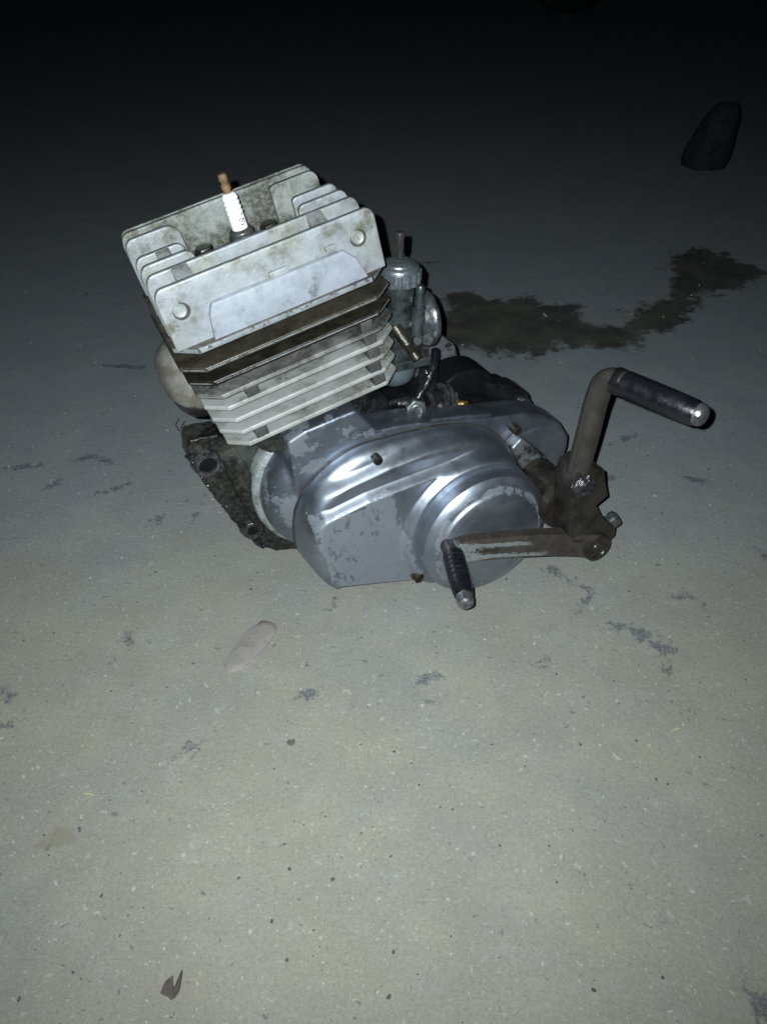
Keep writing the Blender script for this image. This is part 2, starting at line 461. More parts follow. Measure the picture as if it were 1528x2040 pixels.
# blue-black scuffs in the concrete: x, y, half length, half width, angle
SCUFF = [(.288, .568, .016, .008, -40), (.305, .552, .014, .009, -35), (.207, .667, .016, .006, -30), (.048, .509, .012, .006, 20), (.042, .483, .006, .003, 0), (-.08, .486, .009, .005, 30),
         (-.44, 1.168, .038, .006, -8), (-.282, .558, .005, .009, 10), (-.392, .486, .010, .006, 0), (-.379, .45, .010, .004, 0), (.361, .621, .014, .004, -50), (.341, .625, .007, .004, 0),
         (.241, .625, .012, .004, 60), (.236, .642, .012, .004, -20), (.26, .579, .007, .005, 0), (.29, .205, .014, .012, -40), (-.187, .424, .008, .005, 40), (-.431, .903, .016, .005, 40),
         (-.405, .899, .018, .005, -20), (-.511, .881, .028, .005, 12), (-.458, .84, .012, .006, 50), (-.375, .829, .022, .005, 30), (-.248, .775, .012, .004, 70), (-.267, .807, .010, .003, -30),
         (-.298, .765, .006, .010, 0), (.299, .39, .008, .003, -40), (.17, .526, .006, .004, 0), (.302, .519, .003, .008, 0), (.298, .851, .025, .006, 15), (.432, .851, .02, .006, -20),
         (.36, .95, .02, .005, 30), (.22, .60, .006, .003, 60), (-.05, .70, .004, .012, 0), (-.055, .62, .004, .010, -20), (-.35, 1.32, .02, .006, 20), (.1, 1.62, .02, .006, 10), (.47, .70, .012, .005, -30)]


def poly_sd(P, poly):
    poly = np.array(poly); n = len(poly)
    d = np.full(len(P), 1e9); ins = np.zeros(len(P), bool)
    for i in range(n):
        a = poly[i]; b = poly[(i + 1) % n]
        ab = b - a; t = np.clip(((P - a) @ ab) / (ab @ ab), 0, 1)
        d = np.minimum(d, np.linalg.norm(P - a - t[:, None] * ab, axis=1))
        c1 = (a[1] > P[:, 1]) != (b[1] > P[:, 1])
        xx = (b[0] - a[0]) * (P[:, 1] - a[1]) / (b[1] - a[1] + 1e-12) + a[0]
        ins ^= c1 & (P[:, 0] < xx)
    return np.where(ins, -d, d)


def make_ground():
    gx = np.concatenate([-np.geomspace(60, 1.05, 16), np.arange(-1.0, 1.0001, .008), np.geomspace(1.05, 60, 16)])
    gy = np.concatenate([-np.geomspace(20, .25, 10), np.arange(-.2, 1.8001, .008), np.geomspace(1.85, 90, 22)])
    X, Y = np.meshgrid(gx, gy)
    P = np.c_[X.ravel(), Y.ravel()]
    nx, ny = len(gx), len(gy)
    idx = np.arange(nx * ny).reshape(ny, nx)
    faces = np.c_[idx[:-1, :-1].ravel(), idx[:-1, 1:].ravel(), idx[1:, 1:].ravel(), idx[1:, :-1].ravel()]
    me = bpy.data.meshes.new("ground")
    me.from_pydata([(p[0], p[1], 0.0) for p in P], [], faces.tolist())
    def put(name, vals):
        a = me.attributes.new(name, 'FLOAT', 'POINT'); a.data.foreach_set("value", vals.astype(np.float32))
    near = (np.abs(P[:, 0]) < 2) & (P[:, 1] < 3)
    oil = np.full(len(P), 9.0); oil[near] = poly_sd(P[near], OIL); put("oil_distance", oil)
    sc = np.full(len(P), 9.0)
    for (x, y, a, b, an) in SCUFF:
        t = math.radians(an); dx = P[:, 0] - x; dy = P[:, 1] - y
        u = (dx * math.cos(t) + dy * math.sin(t)) / a; v = (-dx * math.sin(t) + dy * math.cos(t)) / b
        sc = np.minimum(sc, (np.sqrt(u * u + v * v) - 1) * math.sqrt(a * b) * .8)
    put("scuff_distance", sc)
    pr = np.minimum(np.hypot(P[:, 0] + .282, P[:, 1] - .335) - .011, np.hypot(P[:, 0] + .297, P[:, 1] - .329) - .007)
    put("print_distance", pr)
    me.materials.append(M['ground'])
    for p in me.polygons: p.use_smooth = True
    return tag(link(bpy.data.objects.new("ground", me)), "dusty grey concrete ground with scuffs and an oil stain", kind="structure")


make_ground()

# ================================================================== engine root
root = bpy.data.objects.new("motorcycle_engine", None)
link(root)
Mw = AX.to_4x4(); Mw.translation = ORG + AX @ BASE
root.matrix_world = Mw
root.empty_display_size = .05
tag(root, "dirty two-stroke motorcycle engine with finned cylinder standing on concrete", "engine")

# ------------------------------------------------------------------ crankcase
case = MB()
wall = [(-.040, -.186), (-.02, -.182), (.036, -.184), (.0535, -.219), (.078, -.225), (.1, -.233), (.118, -.2425), (.150, -.255), (.184, -.269), (.221, -.282), (.249, -.298), (.268, -.318), (.279, -.345), (.276, -.362), (.262, -.388),
        (.268, -.405), (.262, -.420), (.235, -.428), (.12, -.430), (.04, -.40), (-.02, -.350), (-.048, -.30), (-.050, -.255), (-.046, -.222)]
case.prism(wall, -.0845, -.046)
case.lathe([(.030, .0800), (.050, .0808), (.058, .0806), (.065, .0785), (.072, .0742), (.078, .068), (.0825, .058), (.0842, .045), (.0846, .030), (.0846, .002)], (-.006, 0, -.281), (0, -1, 0), 128)
crankcase = case.build("crankcase", M['case'], root, bevel=0, angle=60)
md = crankcase.modifiers.new("cast", 'REMESH'); md.mode = 'VOXEL'; md.voxel_size = .0013; md.use_smooth_shade = True
md = crankcase.modifiers.new("fillet", 'SMOOTH'); md.factor = .5; md.iterations = 50
rg = MB(); rg.lathe([(-.02, .088), (.040, .0882), (.0455, .0872), (.0480, .0850), (.0485, .0815), (.0500, .0795), (.049, .078)], (-.006, 0, -.281), (0, -1, 0), 128, cap1=False)
rg.build("joint_rim", M['rim_rough'], crankcase, angle=60, jitter=.0004, jscale=300)
gb = MB()
gb.prism([(-.02, -.215), (.06, -.205), (.085, -.215), (.09, -.245), (.15, -.262), (.2, -.280), (.25, -.312), (.262, -.36), (.25, -.41), (.2, -.435), (.06, -.425), (-.02, -.385)], -.048, .085)
gb.build("gearbox_housing", M['grease'], crankcase, bevel=.012, seg=3)
ped = MB()
ped.prism(catmull([(-.058, -.060), (0, -.074), (.058, -.060), (.066, 0), (.058, .06), (0, .07), (-.058, .06), (-.066, 0)], 4), -.206, -.1895, axis='z')
ped.build("cylinder_seat", M['bracket'], crankcase, bevel=.003)
# greasy rear hump, pale painted rear corner, rear lug
h = MB()
h.prism(catmull([(.158, -.275), (.163, -.252), (.185, -.246), (.212, -.254), (.226, -.272), (.22, -.293), (.17, -.293)], 4), -.015, .03)
h.build("rubber_boot", M['hole'], crankcase, bevel=.006, seg=3)
h = MB()
h.prism([(.145, -.262), (.148, -.225), (.172, -.213), (.192, -.222), (.208, -.242), (.21, -.27)], .036, .075)
h.build("rear_case_corner", M['stop'], crankcase, bevel=.006, seg=3)
h = MB()
h.prism(rough_poly([(.212, -.268), (.240, -.285), (.264, -.306), (.270, -.325), (.262, -.338), (.245, -.33), (.225, -.305), (.208, -.29)], .006, .0012, 3), -.022, .012)
h.build("rear_lug", M['grease'], crankcase, bevel=.003)
h = MB(); h.lathe([(0, .0085), (.006, .0085), (.007, .007), (.0071, .0045), (.002, .0042)], (.256, -.0215, -.318), (0, -1, 0), 24)
h.build("lug_bushing", M['bolt'], crankcase)
# ledge ridge along the top of the case
h = MB(); h.tube([(.113, -.080, -.2390), (.150, -.080, -.2535), (.183, -.079, -.2672)], [.0026, .003, .0022], 10)
h.build("casting_ridge", M['case'], crankcase)
# front mounting bracket with two bolt eyes
br = MB()
bp = [(-.130, -.180), (-.124, -.172), (-.108, -.175), (-.096, -.179), (-.088, -.193), (-.06, -.2), (-.055, -.26), (-.06, -.37), (-.09, -.355), (-.108, -.336), (-.116, -.312), (-.120, -.290), (-.124, -.267), (-.128, -.244), (-.132, -.211), (-.134, -.194)]
br.prism(rough_poly(bp, .005, .0009, 5), -.032, .0)
bracket = br.build("mounting_bracket", M['bracket'], root, bevel=.003, seg=3, subdiv=0, angle=60)
web = MB()
web.tube([(-.095, -.034, -.205), (-.092, -.036, -.245), (-.092, -.036, -.285), (-.098, -.034, -.31)], [.010, .012, .011, .006], 16, flat=.6)
web.build("web", M['bracket'], bracket, jitter=.0012, jscale=160)
for (x, z, r) in ((-.1185, -.2045, .0145), (-.104, -.309, .0125)):
    e = MB(); e.lathe([(-.004, r + .002), (.004, r), (.0065, r - .002), (.0068, r - .0050), (.004, r - .0056), (-.016, r - .0058)], (x, -.031, z), (0, -1, 0), 40, cap1=False)
    ey = e.build("bolt_eye", M['eye'], bracket, jitter=.0006, jscale=220)
    e = MB(); e.lathe([(0, r - .0052), (.001, r - .0052)], (x, -.0335, z), (0, -1, 0), 32)
    e.build("bolt_hole_shade", M['hole'], ey)  # black disc on the solid bracket, painting the hole's dark inside
lump_rng = random.Random(11)
gl = MB()
for i in range(70):
    t = lump_rng.random(); k = lump_rng.choice([0, 0, 1, 2])
    a, b = [((-.134, -.19), (-.122, -.275)), ((-.122, -.275), (-.108, -.336)), ((-.108, -.336), (-.07, -.366))][k]
    p = (a[0] + (b[0] - a[0]) * t + lump_rng.uniform(-.001, .004), lump_rng.uniform(-.034, -.018), a[1] + (b[1] - a[1]) * t + lump_rng.uniform(0, .004))
    r = lump_rng.uniform(.0008, .0024)
    gl.lathe([(-r, r * .3), (-r * .6, r * .8), (0, r), (r * .6, r * .8), (r, r * .3)], p, (lump_rng.uniform(-1, 1), lump_rng.uniform(-1, 1), 1), 7)
tag(gl.build("grease_crumbs", M['grease'], bracket, jitter=.0008, jscale=400), kind="stuff")

# ------------------------------------------------------------------ clutch cover: a cast relief over its outline
DC = np.array([.122, -.3645])            # dome centre
out = [(-.058, -.362), (-.067, -.338), (-.0705, -.308), (-.061, -.274), (-.046, -.2525), (-.026, -.2375), (0, -.2275), (.027, -.2245), (.056, -.2295), (.092, -.2380), (.120, -.2460), (.145, -.257), (.171, -.276), (.190, -.301)]
for a in (32, 16, 0, -16, -32, -48, -64, -80, -96, -112, -126):
    out.append((DC[0] + .0815 * math.cos(math.radians(a)), DC[1] + .0815 * math.sin(math.radians(a))))
out += [(.046, -.4175), (.015, -.4005), (-.02, -.382), (-.045, -.369)]
outl = np.array(catmull(out, 12))
ctr = np.array([.055, -.325])
nr = 110
ts = np.linspace(0, 1, nr)[1:] ** .8
Pp = [ctr]
for t in ts: Pp += list(ctr + (outl - ctr) * t)
Pp = np.array(Pp)
dist = -poly_sd(Pp, outl); dist = np.maximum(dist, 0)
sm = lambda x: np.clip(x, 0, 1) ** 2 * (3 - 2 * np.clip(x, 0, 1))
Rr = .008 + .011 * sm((Pp[:, 1] + .36) / .05)
edge = np.sqrt(1 - (1 - np.clip(dist / Rr, 0, 1)) ** 2)
z1 = np.interp(Pp[:, 0], [-.08, -.039, .046, .092, .137, .163, .183, .2, .218], [-.262, -.243, -.243, -.246, -.256, -.269, -.296, -.333, -.368])
s1 = z1 - Pp[:, 1]
z2 = np.interp(Pp[:, 0], [-.08, -.037, .012, .061, .11, .16], [-.282, -.265, -.264, -.269, -.275, -.29])
s2 = z2 - Pp[:, 1]
rd = np.linalg.norm(Pp - DC, axis=1)
hh = .017 + .010 * sm((s1 + .006) / .012) + .010 * sm((s2 + .005) / .010) * sm((rd - .074) / .004)
col_h = .0455
cm = sm((.0945 - rd) / .011)
hh = hh * (1 - cm) + np.maximum(hh, col_h) * cm
hh = hh * edge
ycov = -.0885 - hh
vv = [(p[0], y, p[1]) for p, y in zip(Pp, ycov)]
K = len(outl); ff = []
for k in range(K): ff.append([0, 1 + k, 1 + (k + 1) % K])
for r in range(len(ts) - 1):
    o0 = 1 + r * K; o1 = o0 + K
    for k in range(K):
        j = (k + 1) % K
        ff.append([o0 + k, o1 + k, o1 + j, o0 + j])
o0 = 1 + (len(ts) - 1) * K; o1 = len(vv)
vv += [(p[0], -.0865, p[1]) for p in outl]
for k in range(K):
    j = (k + 1) % K; ff.append([o0 + k, o1 + k, o1 + j, o0 + j])
cv = MB(); cv.add(vv, ff)
cover = cv.build("clutch_cover", M['cover'], root, angle=60)
# oily gasket seam behind it
sg = MB(); sg.prism([tuple(ctr + (p - ctr) * 1.006) for p in outl[::3]], -.0872, -.0832)
sg.build("gasket", M['seam'], cover, jitter=.0005, jscale=300)
dm = MB()
dm.lathe([(.030, .0795), (.050, .0785), (.0605, .0770), (.0625, .0755), (.0655, .0705), (.0685, .0662), (.0688, .0648), (.0682, .0640), (.0688, .0630), (.0708, .0618), (.0722, .0595), (.0742, .052), (.0760, .042), (.0776, .028), (.0785, .014), (.0788, .001)],
         (DC[0], -.0885, DC[1]), (0, -1, 0), 128)
dm.build("clutch_dome", M['cover'], cover, angle=28)


def slot_screw(name, c, r, parent, mat, axis=(0, -1, 0), head=.004):
    s = MB(); s.lathe([(-.006, r), (head * .6, r), (head, r * .8), (head, r * .01)], c, axis, 28)
    a, u, v = frame_of(axis)
    o = s.build(name, mat, parent)
    q = MB(); q.box(Vector(c) + a * (head + .0001), (r * .34, r * 1.7, .0012), (u + v * .5, v - u * .5, a)); q.build("slot", M['hole'], o)
    return o


slot_screw("cover_screw", (.0365, -.108, -.2345), .0052, cover, M['steel_dark'])
slot_screw("cover_screw", (.0395, -.1235, -.396), .0072, cover, M['brown_oil'], head=.011)
slot_screw("cover_screw", (.206, -.088, -.293), .0055, cover, M['steel_dark'], head=.008)
# stepped stop behind the dome
h = MB(); h.prism([(.192, -.309), (.207, -.300), (.222, -.322), (.238, -.345), (.232, -.362), (.222, -.378), (.205, -.35)], -.101, -.084)
h.build("kick_stop", M['stop'], cover, bevel=.003, seg=3)
# shaft boss at the rear
h = MB(); h.lathe([(-.01, .034), (.022, .034), (.028, .031), (.0285, .022), (.0285, .002)], (.222, -.085, -.402), (0, -1, 0), 56)
h.build("kick_shaft_boss", M['case'], cover)

# ------------------------------------------------------------------ cylinder with fins
cy = MB(); cy.lathe([(-.19, .058), (-.06, .060)], (0, 0, 0), (0, 0, 1), 64)
cylinder = cy.build("cylinder", M['fin_oily'], root)


def octa(hx, fx, hy, cy_):
    return [(-fx, -hy), (fx, -hy), (hx, -cy_), (hx, cy_), (fx, hy), (-fx, hy), (-hx, cy_), (-hx, -cy_)]


fz = [-.0775, -.0925, -.1085, -.1225, -.1375, -.1525, -.1675]
for i, z in enumerate(fz):
    t = i / 6
    hx = .1055 - .0125 * t; fx = .0850 - .0105 * t; hyy = .0855 - .0015 * t
    m = MB(); m.prism(octa(hx, fx, hyy, .066), z - .0052, z, axis='z', side_mi=1)
    top = M['fin_brown'] if i == 0 else M['fin_oily'] if i == 1 else (M['fin_half'] if i == 2 else M['fin'])
    m.build("cooling_fin", [top, M['edge'] if i < 3 else M['fin_edge']], cylinder, bevel=.0021, seg=4, angle=60)
# rubber dampers pressed between the fins
for (x, w, i, tilt) in ((.0685, .0115, 1, 0), (.0685, .012, 2, .1), (.0685, .0115, 3, .05), (.0665, .0125, 4, 0), (.0675, .0125, 5, .12), (-.0535, .0125, 2, .1), (-.0595, .0125, 5, .05)):
    za = fz[i] - .0050; zb = fz[i + 1] + .0001
    m = MB(); m.box((x, -.0755, (za + zb) / 2), (w, .0185, za - zb), ((1, .0, tilt * .2), (0, 1, 0), (-tilt * .2, 0, 1)))
    m.build("rubber_damper", M['rubber_grey'], cylinder, bevel=.0008, subdiv=3, jitter=.0005, jscale=500)

# exhaust port
ex = MB(); ex.lathe([(0, .047), (.045, .047), (.056, .045), (.066, .039), (.072, .030), (.075, .018), (.076, .001)], (-.048, .010, -.124), (-1, .1, -.16), 56, squash=lambda th: 1 - .08 * math.cos(th) ** 2)
ex.build("exhaust_port", M['exhaust'], root, angle=50)
wi = MB(); wi.tube([(-.124, -.004, -.160), (-.130, -.006, -.164), (-.1295, -.006, -.171), (-.124, -.006, -.178), (-.119, -.004, -.181)], .0006, 6)
wi.build("wire_end", M['steel_dark'], root)

# ------------------------------------------------------------------ cylinder head
hd = MB()
hd.prism(octa(.104, .084, .0885, .067), -.0625, -.0560, axis='z', side_mi=1)
head = hd.build("cylinder_head", [M['head_floor'], M['edge']], root, bevel=.0012, seg=2)
fb = MB(); fb.prism(octa(.098, .08, .079, .06), -.0565, -.046, axis='z'); fb.build("head_floor", M['head_floor'], head, bevel=.003)
dome = MB(); dome.lathe([(-.047, .052), (-.036, .046), (-.028, .034), (-.0245, .022), (-.024, .012), (-.024, .002)], (0, .004, 0), (0, 0, 1), 48)
dome.build("combustion_dome", M['head_floor'], head)


def plate(x0, x1, t0, t1, zt, zb=-.0565, rl=.008, rr_=.008, lean=.0):
    """outline of an upright fin between x0..x1 at the foot, t0..t1 at the top, with rounded top corners"""
    p = [(x0, zb), (x1, zb)]
    def corner(cx, s, ex_):
        pts = []
        return pts
    n = 5
    # right side
    p += [(x1, zt - rr_ * 1.0)]
    for k in range(1, n):
        a = math.pi / 2 * k / n
        p.append((t1 + (x1 - t1) * math.cos(a), zt - rr_ + rr_ * math.sin(a)))
    p += [(t1, zt), (t0, zt)]
    for k in range(1, n):
        a = math.pi / 2 * (1 - k / n)
        p.append((t0 + (x0 - t0) * math.cos(a), zt - rl + rl * math.sin(a)))
    p += [(x0, zt - rl)]
    return p


def head_fin(poly, y, th, mat, bev=.0017):
    m = MB(); m.prism(poly, y, y + th, side_mi=1)
    return m.build("head_fin", [mat, M['head_edge']], head, bevel=bev, seg=3, angle=60)


W = .101
fa = head_fin(plate(-W, W, -.0925, .0925, 0, rl=.012, rr_=.011), -.081, .0058, M['head'])
head_fin(plate(-W, W, -.0925, .0935, 0, rl=.012, rr_=.011), -.0465, .0058, M['head'])
head_fin(plate(-W, -.050, -.0925, -.058, 0, rl=.012, rr_=.008), -.0215, .0058, M['head'])
head_fin(plate(.052, W, .058, .0935, 0, rl=.006, rr_=.011), -.0215, .0058, M['head'])
head_fin(plate(-W, -.0535, -.0925, -.061, 0, rl=.012, rr_=.007), .0025, .0058, M['head'])
head_fin(plate(.055, W, .060, .0935, 0, rl=.004, rr_=.011), .0025, .0058, M['head'])
head_fin(plate(-W, -.046, -.0915, -.060, -.0005, rl=.012, rr_=.012), .057, .0058, M['head'])
head_fin(plate(.050, W, .059, .0925, -.0005, rl=.004, rr_=.011), .057, .0058, M['head_dirty'])
head_fin(plate(-W, W, -.0925, .0925, .001, rl=.012, rr_=.012), .074, .0058, M['head_dirty'])
head_fin(plate(-W + .001, W - .001, -.092, .091, .0015, rl=.012, rr_=.012), .0815, .003, M['head_dirty'])
# rib standing out of the well's back wall
# raised name panel, tabs, spacer blocks and through-bolts on the front fin
pn = MB(); pn.prism([(-.0585, -.0245), (-.061, -.028), (-.0640, -.0345), (-.0675, -.0562), (.0805, -.0562), (.074, -.0365), (.0645, -.0255)], -.0872, -.0805)
pn.build("raised_panel", M['panel'], head, bevel=.0012, seg=3)
for (x, z, w) in ((.0045, -.0215, .018), (.0545, -.0195, .010)):
    q = MB(); q.box((x, -.0825, z - .0015), (w, .004, .006)); q.build("casting_tab", M['head'], head, bevel=.0012)
for x in (-.0690, .0575):
    q = MB(); q.prism([(-.0748, -.016), (-.0748, -.011), (-.0468, .0005), (-.0468, -.012)], x - .0072, x + .0072, axis='x'); q.build("spacer_block", M['head'], head, bevel=.0008)
q = MB(); q.prism([(-.0158, -.014), (-.0158, -.009), (.0022, .0002), (.0022, -.012)], -.080, -.067, axis='x'); q.build("spacer_block", M['head_dirty'], head, bevel=.0008)
for (x, z) in ((-.0845, -.0225), (.0810, -.0215)):
    q = MB(); q.lathe([(0, .0076), (.0002, .0076)], (x + .0005, -.0813, z - .0008), (0, -1, 0), 36)
    tb = q.build("bolt_recess_shade", M['head_floor'], head, angle=40)  # flat dark disc: recess shade painted as a crescent round the bolt end
    q = MB(); q.lathe([(0, .0061), (.0022, .0059), (.0027, .0052), (.0024, .0044), (.0024, .0004)], (x - .0005, -.0811, z + .0007), (-.05, -1, .12), 32)
    q.build("bolt_end", M['head'], tb, angle=40)
    q = MB(); q.box((x - .0010, -.0836, z + .0012), (.0011, .0006, .006), ((1, 0, .6), (0, 1, 0), (-.6, 0, 1))); q.build("slot", M['head_dirty'], tb)


def hex_prism(m, c, r, h_, axis=(0, 0, 1), ref=(1, 0, 0), wash=0.0):
    m.lathe([(0, r * .93), (h_ * .12, r), (h_ * .88, r), (h_, r * .88), (h_, r * .5)], c, axis, 6, ref=ref)
    return m


for (x, y, z) in ((-.0405, -.002, -.032), (.033, .033, -.036), (-.034, .036, -.036), (.040, -.006, -.040)):
    q = MB(); q.lathe([(-.014, .0085), (0, .0085)], (x, y, z), (0, 0, 1), 20); hex_prism(q, (x, y, z), .0092, .013)
    q.build("head_nut", M['steel_dark'], head, bevel=.0005)

# ------------------------------------------------------------------ spark plug
sp = MB()
hex_prism(sp, (0, 0, -.0215), .0135, .0098, ref=(.8, .6, 0))
sp.lathe([(-.0120, .0108), (-.0105, .0114), (-.0085, .0112), (-.0062, .0090)], (0, 0, 0), (0, 0, 1), 40)
plug = sp.build("spark_plug", M['bolt'], root, bevel=.0004)
ins = MB()
pr = [(-.0105, .0072), (-.0075, .0076), (.0055, .0073)]
for k in range(4):
    b0 = .0062 + k * .0042
    R = .0075 - k * .00012
    pr += [(b0, R - .0006), (b0 + .0005, R - .0007), (b0 + .0010, R - .0001), (b0 + .0022, R + .0003), (b0 + .0034, R - .0001)]
pr += [(.0232, .0068), (.0246, .0062), (.0256, .0050), (.0260, .0035)]
ins.lathe(pr, (0, 0, 0), (0, 0, 1), 48)
insul = ins.build("insulator", M['porcelain'], plug, angle=60)
te = MB()
te.lathe([(.024, .0034), (.0285, .0034), (.029, .0042), (.0338, .0043), (.0342, .0033), (.0362, .0032), (.0367, .0041), (.0415, .0040), (.0425, .0032), (.0426, .0005)], (0, 0, 0), (0, 0, 1), 24)
te.build("terminal", M['rust'], plug, jitter=.0003, jscale=400)
# printed emblem: a ring broken in three with a hook inside
em = MB()


def on_plug(a, z, lift=.00012):
    R = np.interp(z, [-.0105, -.0075, .0055, .012], [.0072, .0076, .0073, .0075]) + lift
    return (R * math.cos(a), R * math.sin(a), z)


def stroke(pts, w):
    vv_ = []; 
    for i, (s, z) in enumerate(pts):
        p0 = np.array(pts[max(i - 1, 0)]); p1 = np.array(pts[min(i + 1, len(pts) - 1)])
        d = p1 - p0; d = d / (np.linalg.norm(d) + 1e-9); nrm = np.array([-d[1], d[0]])
        for sg_ in (-1, 1):
            q = np.array((s, z)) + nrm * w * sg_
            vv_.append(on_plug(EMA + q[0] / .0079, EMZ + q[1]))
    em.add(vv_, [[2 * i, 2 * i + 1, 2 * i + 3, 2 * i + 2] for i in range(len(pts) - 1)])


EMA = math.radians(-68); EMZ = .0008
for a0, a1 in ((-40, 60), (95, 165), (205, 290)):
    stroke([(.0028 * math.cos(math.radians(a)), .0028 * math.sin(math.radians(a))) for a in np.linspace(a0, a1, 10)], .00045)
stroke([(.0010, .0024), (.0011, .0006), (.0004, -.0004), (-.0006, -.0002), (-.0013, .0006)], .00036)
em.build("printed_emblem", M['blue_ink'], plug)
em = MB(); EMA = math.radians(-58); EMZ = .0062
stroke([(-.001, .0004), (0, .0), (.001, .0009), (.0016, .0004)], .0003); stroke([(.0, .0), (.0004, -.0008)], .0003)
em.build("ink_smudge", M['blue_ink'], plug)

# ------------------------------------------------------------------ carburettor (stands upright, behind the cylinder)
CU = Vector((.2110, -.0412, .9766)).normalized()      # true vertical seen from the engine
CB = Vector((.9766, 0, -.2110)).normalized()           # towards the air intake
CP = Vector((.1395, 0, -.120))                         # point on the carburettor's axis


def C(a, b, y=0.0): return CP + CU * a + CB * b + Vector((0, y, 0))


cb = MB()
cb.lathe([(-.060, .017), (-.040, .0165), (-.010, .0165), (.0, .0175), (.006, .0175)], C(0, 0), CU, 48)
cb.lathe([(-.045, .018), (.0, .017)], C(-.042, 0), CB, 40)
carb = cb.build("carburettor", M['carb'], root, bevel=0)
cp = MB()
cp.lathe([(0, .0205), (.001, .0215), (.016, .0215), (.0185, .0205), (.0195, .019), (.0205, .017), (.022, .0165), (.0225, .0150), (.0245, .0085), (.0248, .001)], C(.002, 0), CU, 96,
         squash=None)
cap = cp.build("carburettor_cap", M['carb_cap'], carb, angle=40)
gr_ = MB()
for k in range(16):
    a = 2 * math.pi * k / 16
    _, u, v = frame_of(CU)
    d = u * math.cos(a) + v * math.sin(a)
    gr_.tube([C(.0035, 0) + d * .0208, C(.0165, 0) + d * .0208], .0029, 10)
gr_.build("cap_knurling", M['carb_cap'], cap)
aj = MB()
aj.lathe([(0, .0045), (.004, .0045), (.0045, .0035), (.012, .0034), (.0122, .0048), (.027, .0048), (.0285, .0040), (.0285, .0005)], C(.0262, .0005), CU, 6)
aj.build("cable_adjuster", M['steel'], carb, bevel=.0004)
fn = MB()
fn.lathe([(0, .0165), (.010, .0175), (.018, .022), (.024, .0275), (.0265, .0300), (.0290, .0308), (.0320, .0308), (.0330, .0300), (.0330, .0265), (.026, .024), (.012, .018)], C(-.045, .004), CB, 72, cap1=False)
fn.build("air_funnel", M['funnel'], carb, angle=40)
ck = MB()
ck.lathe([(0, .0065), (.024, .0065), (.0245, .0078), (.040, .0078), (.0405, .0062), (.041, .0042), (.056, .0041), (.0565, .0050), (.063, .0050), (.065, .004), (.065, .0004)], (.137, -.021, -.181), CU + CB * .05, 28)
ck.build("choke_plunger", M['carb'], carb, angle=40)
idl = MB()
p0 = Vector((.1175, -.020, -.153)); p1 = Vector((.1265, -.044, -.186)); dd = (p1 - p0); Ld = dd.length
idl.lathe([(0, .0065), (Ld * .55, .0062)] + [(Ld * .55 + k * .0011, .0046 + .0007 * (k % 2)) for k in range(12)] + [(Ld - .0085, .0060), (Ld - .001, .0062), (Ld, .0052), (Ld, .0005)], p0, dd, 24)
idl.build("idle_screw", M['steel_dark'], carb, angle=30)
fb2 = MB()
ub = frame_of(CU)
fb2.box(C(-.0845, -.001), (.060, .052, .0105), (CB, Vector((0, 1, 0)), CU))
fl_ = fb2.build("bowl_flange", M['carb'], carb, bevel=.0018, seg=3)
bw = MB()
bw.lathe([(0, .0245), (-.010, .0245), (-.018, .0225), (-.0235, .017), (-.0255, .008), (-.0255, .0005)], C(-.089, -.005), CU, 48)
bw.build("float_bowl", M['carb_bowl'], carb, angle=50)
mb_ = MB(); mb_.box(C(-.072, -.002), (.036, .036, .030), (CB, Vector((0, 1, 0)), CU)); mb_.build("jet_block", M['carb'], carb, bevel=.003)
for (x, z, r, nm) in ((.1340, -.1715, .0046, "jet_screw"), (.1455, -.1755, .0064, "mixture_screw")):
    q = MB(); q.lathe([(-.012, r), (.002, r), (.003, r * .92), (.003, r * .74), (.0016, r * .7), (.0016, r * .36), (.003, r * .3), (.003, r * .05)], (x, -.0320, z), (-.05, -1, .45), 26)
    q.build(nm, M['bolt'], carb, angle=30)
q = MB(); q.lathe([(0, .0045), (.003, .0045), (.0042, .003), (.0044, .0005)], C(-.080, .0195, -.018), CU, 20); q.build("flange_screw", M['bolt'], carb)
# raised lettering on the carburettor body (only strokes can be made out)
lt = MB()
for (b, hgt, sl) in ((-.0095, .0065, .25), (-.0062, .0055, -.15), (-.0010, .0055, .25), (.0010, .0060, -.25), (.0032, .0060, .4), (.0058, .0030, 0)):
    a_ = -math.asin(max(-1, min(1, b / .0166)))
    yy = -.0166 * math.cos(a_)
    lt.tube([C(-.006, b, yy), C(-.006 - hgt, b - sl * .003, yy)], .0005, 6)
lt.build("raised_lettering", M['carb'], carb)

# ------------------------------------------------------------------ greasy fittings on top of the case
fit = MB()
fit.tube([tuple(p) for p in catmull([(.160, -.016, -.203), (.149, -.030, -.209), (.137, -.037, -.219), (.122, -.042, -.229), (.108, -.045, -.238)], 8, closed=False)], [.0046 + .0004 * (k % 2) for k in range(33)], 16)
hose = fit.build("fuel_hose", M['rubber'], root, jitter=.0006, jscale=200)
cl = MB()
cl.lathe([(0, .013), (.012, .013), (.013, .011), (.022, .011), (.023, .015), (.03, .015), (.031, .01), (.036, .01)], (.128, -.036, -.250), (1, .2, -.18), 20)
cl.lathe([(0, .010), (.02, .012), (.03, .009)], (.138, -.022, -.247), (.3, .2, 1), 14)
link_o = cl.build("oily_linkage", M['grease'], root, jitter=.0012, jscale=180, subdiv=1)
for (p, r, ax) in (((.146, -.037, -.247), .0150, (1, .15, -.2)), ((.154, -.036, -.249), .0128, (1, .15, -.2)), ((.128, -.040, -.243), .0112, (1, .2, -.2))):
    q = MB(); q.lathe([(0, r * .62), (.0004, r), (.0030, r), (.0034, r * .62)], p, ax, 22, cap0=False, cap1=False); q.build("linkage_ring", M['eye'], link_o, jitter=.0006, jscale=260)
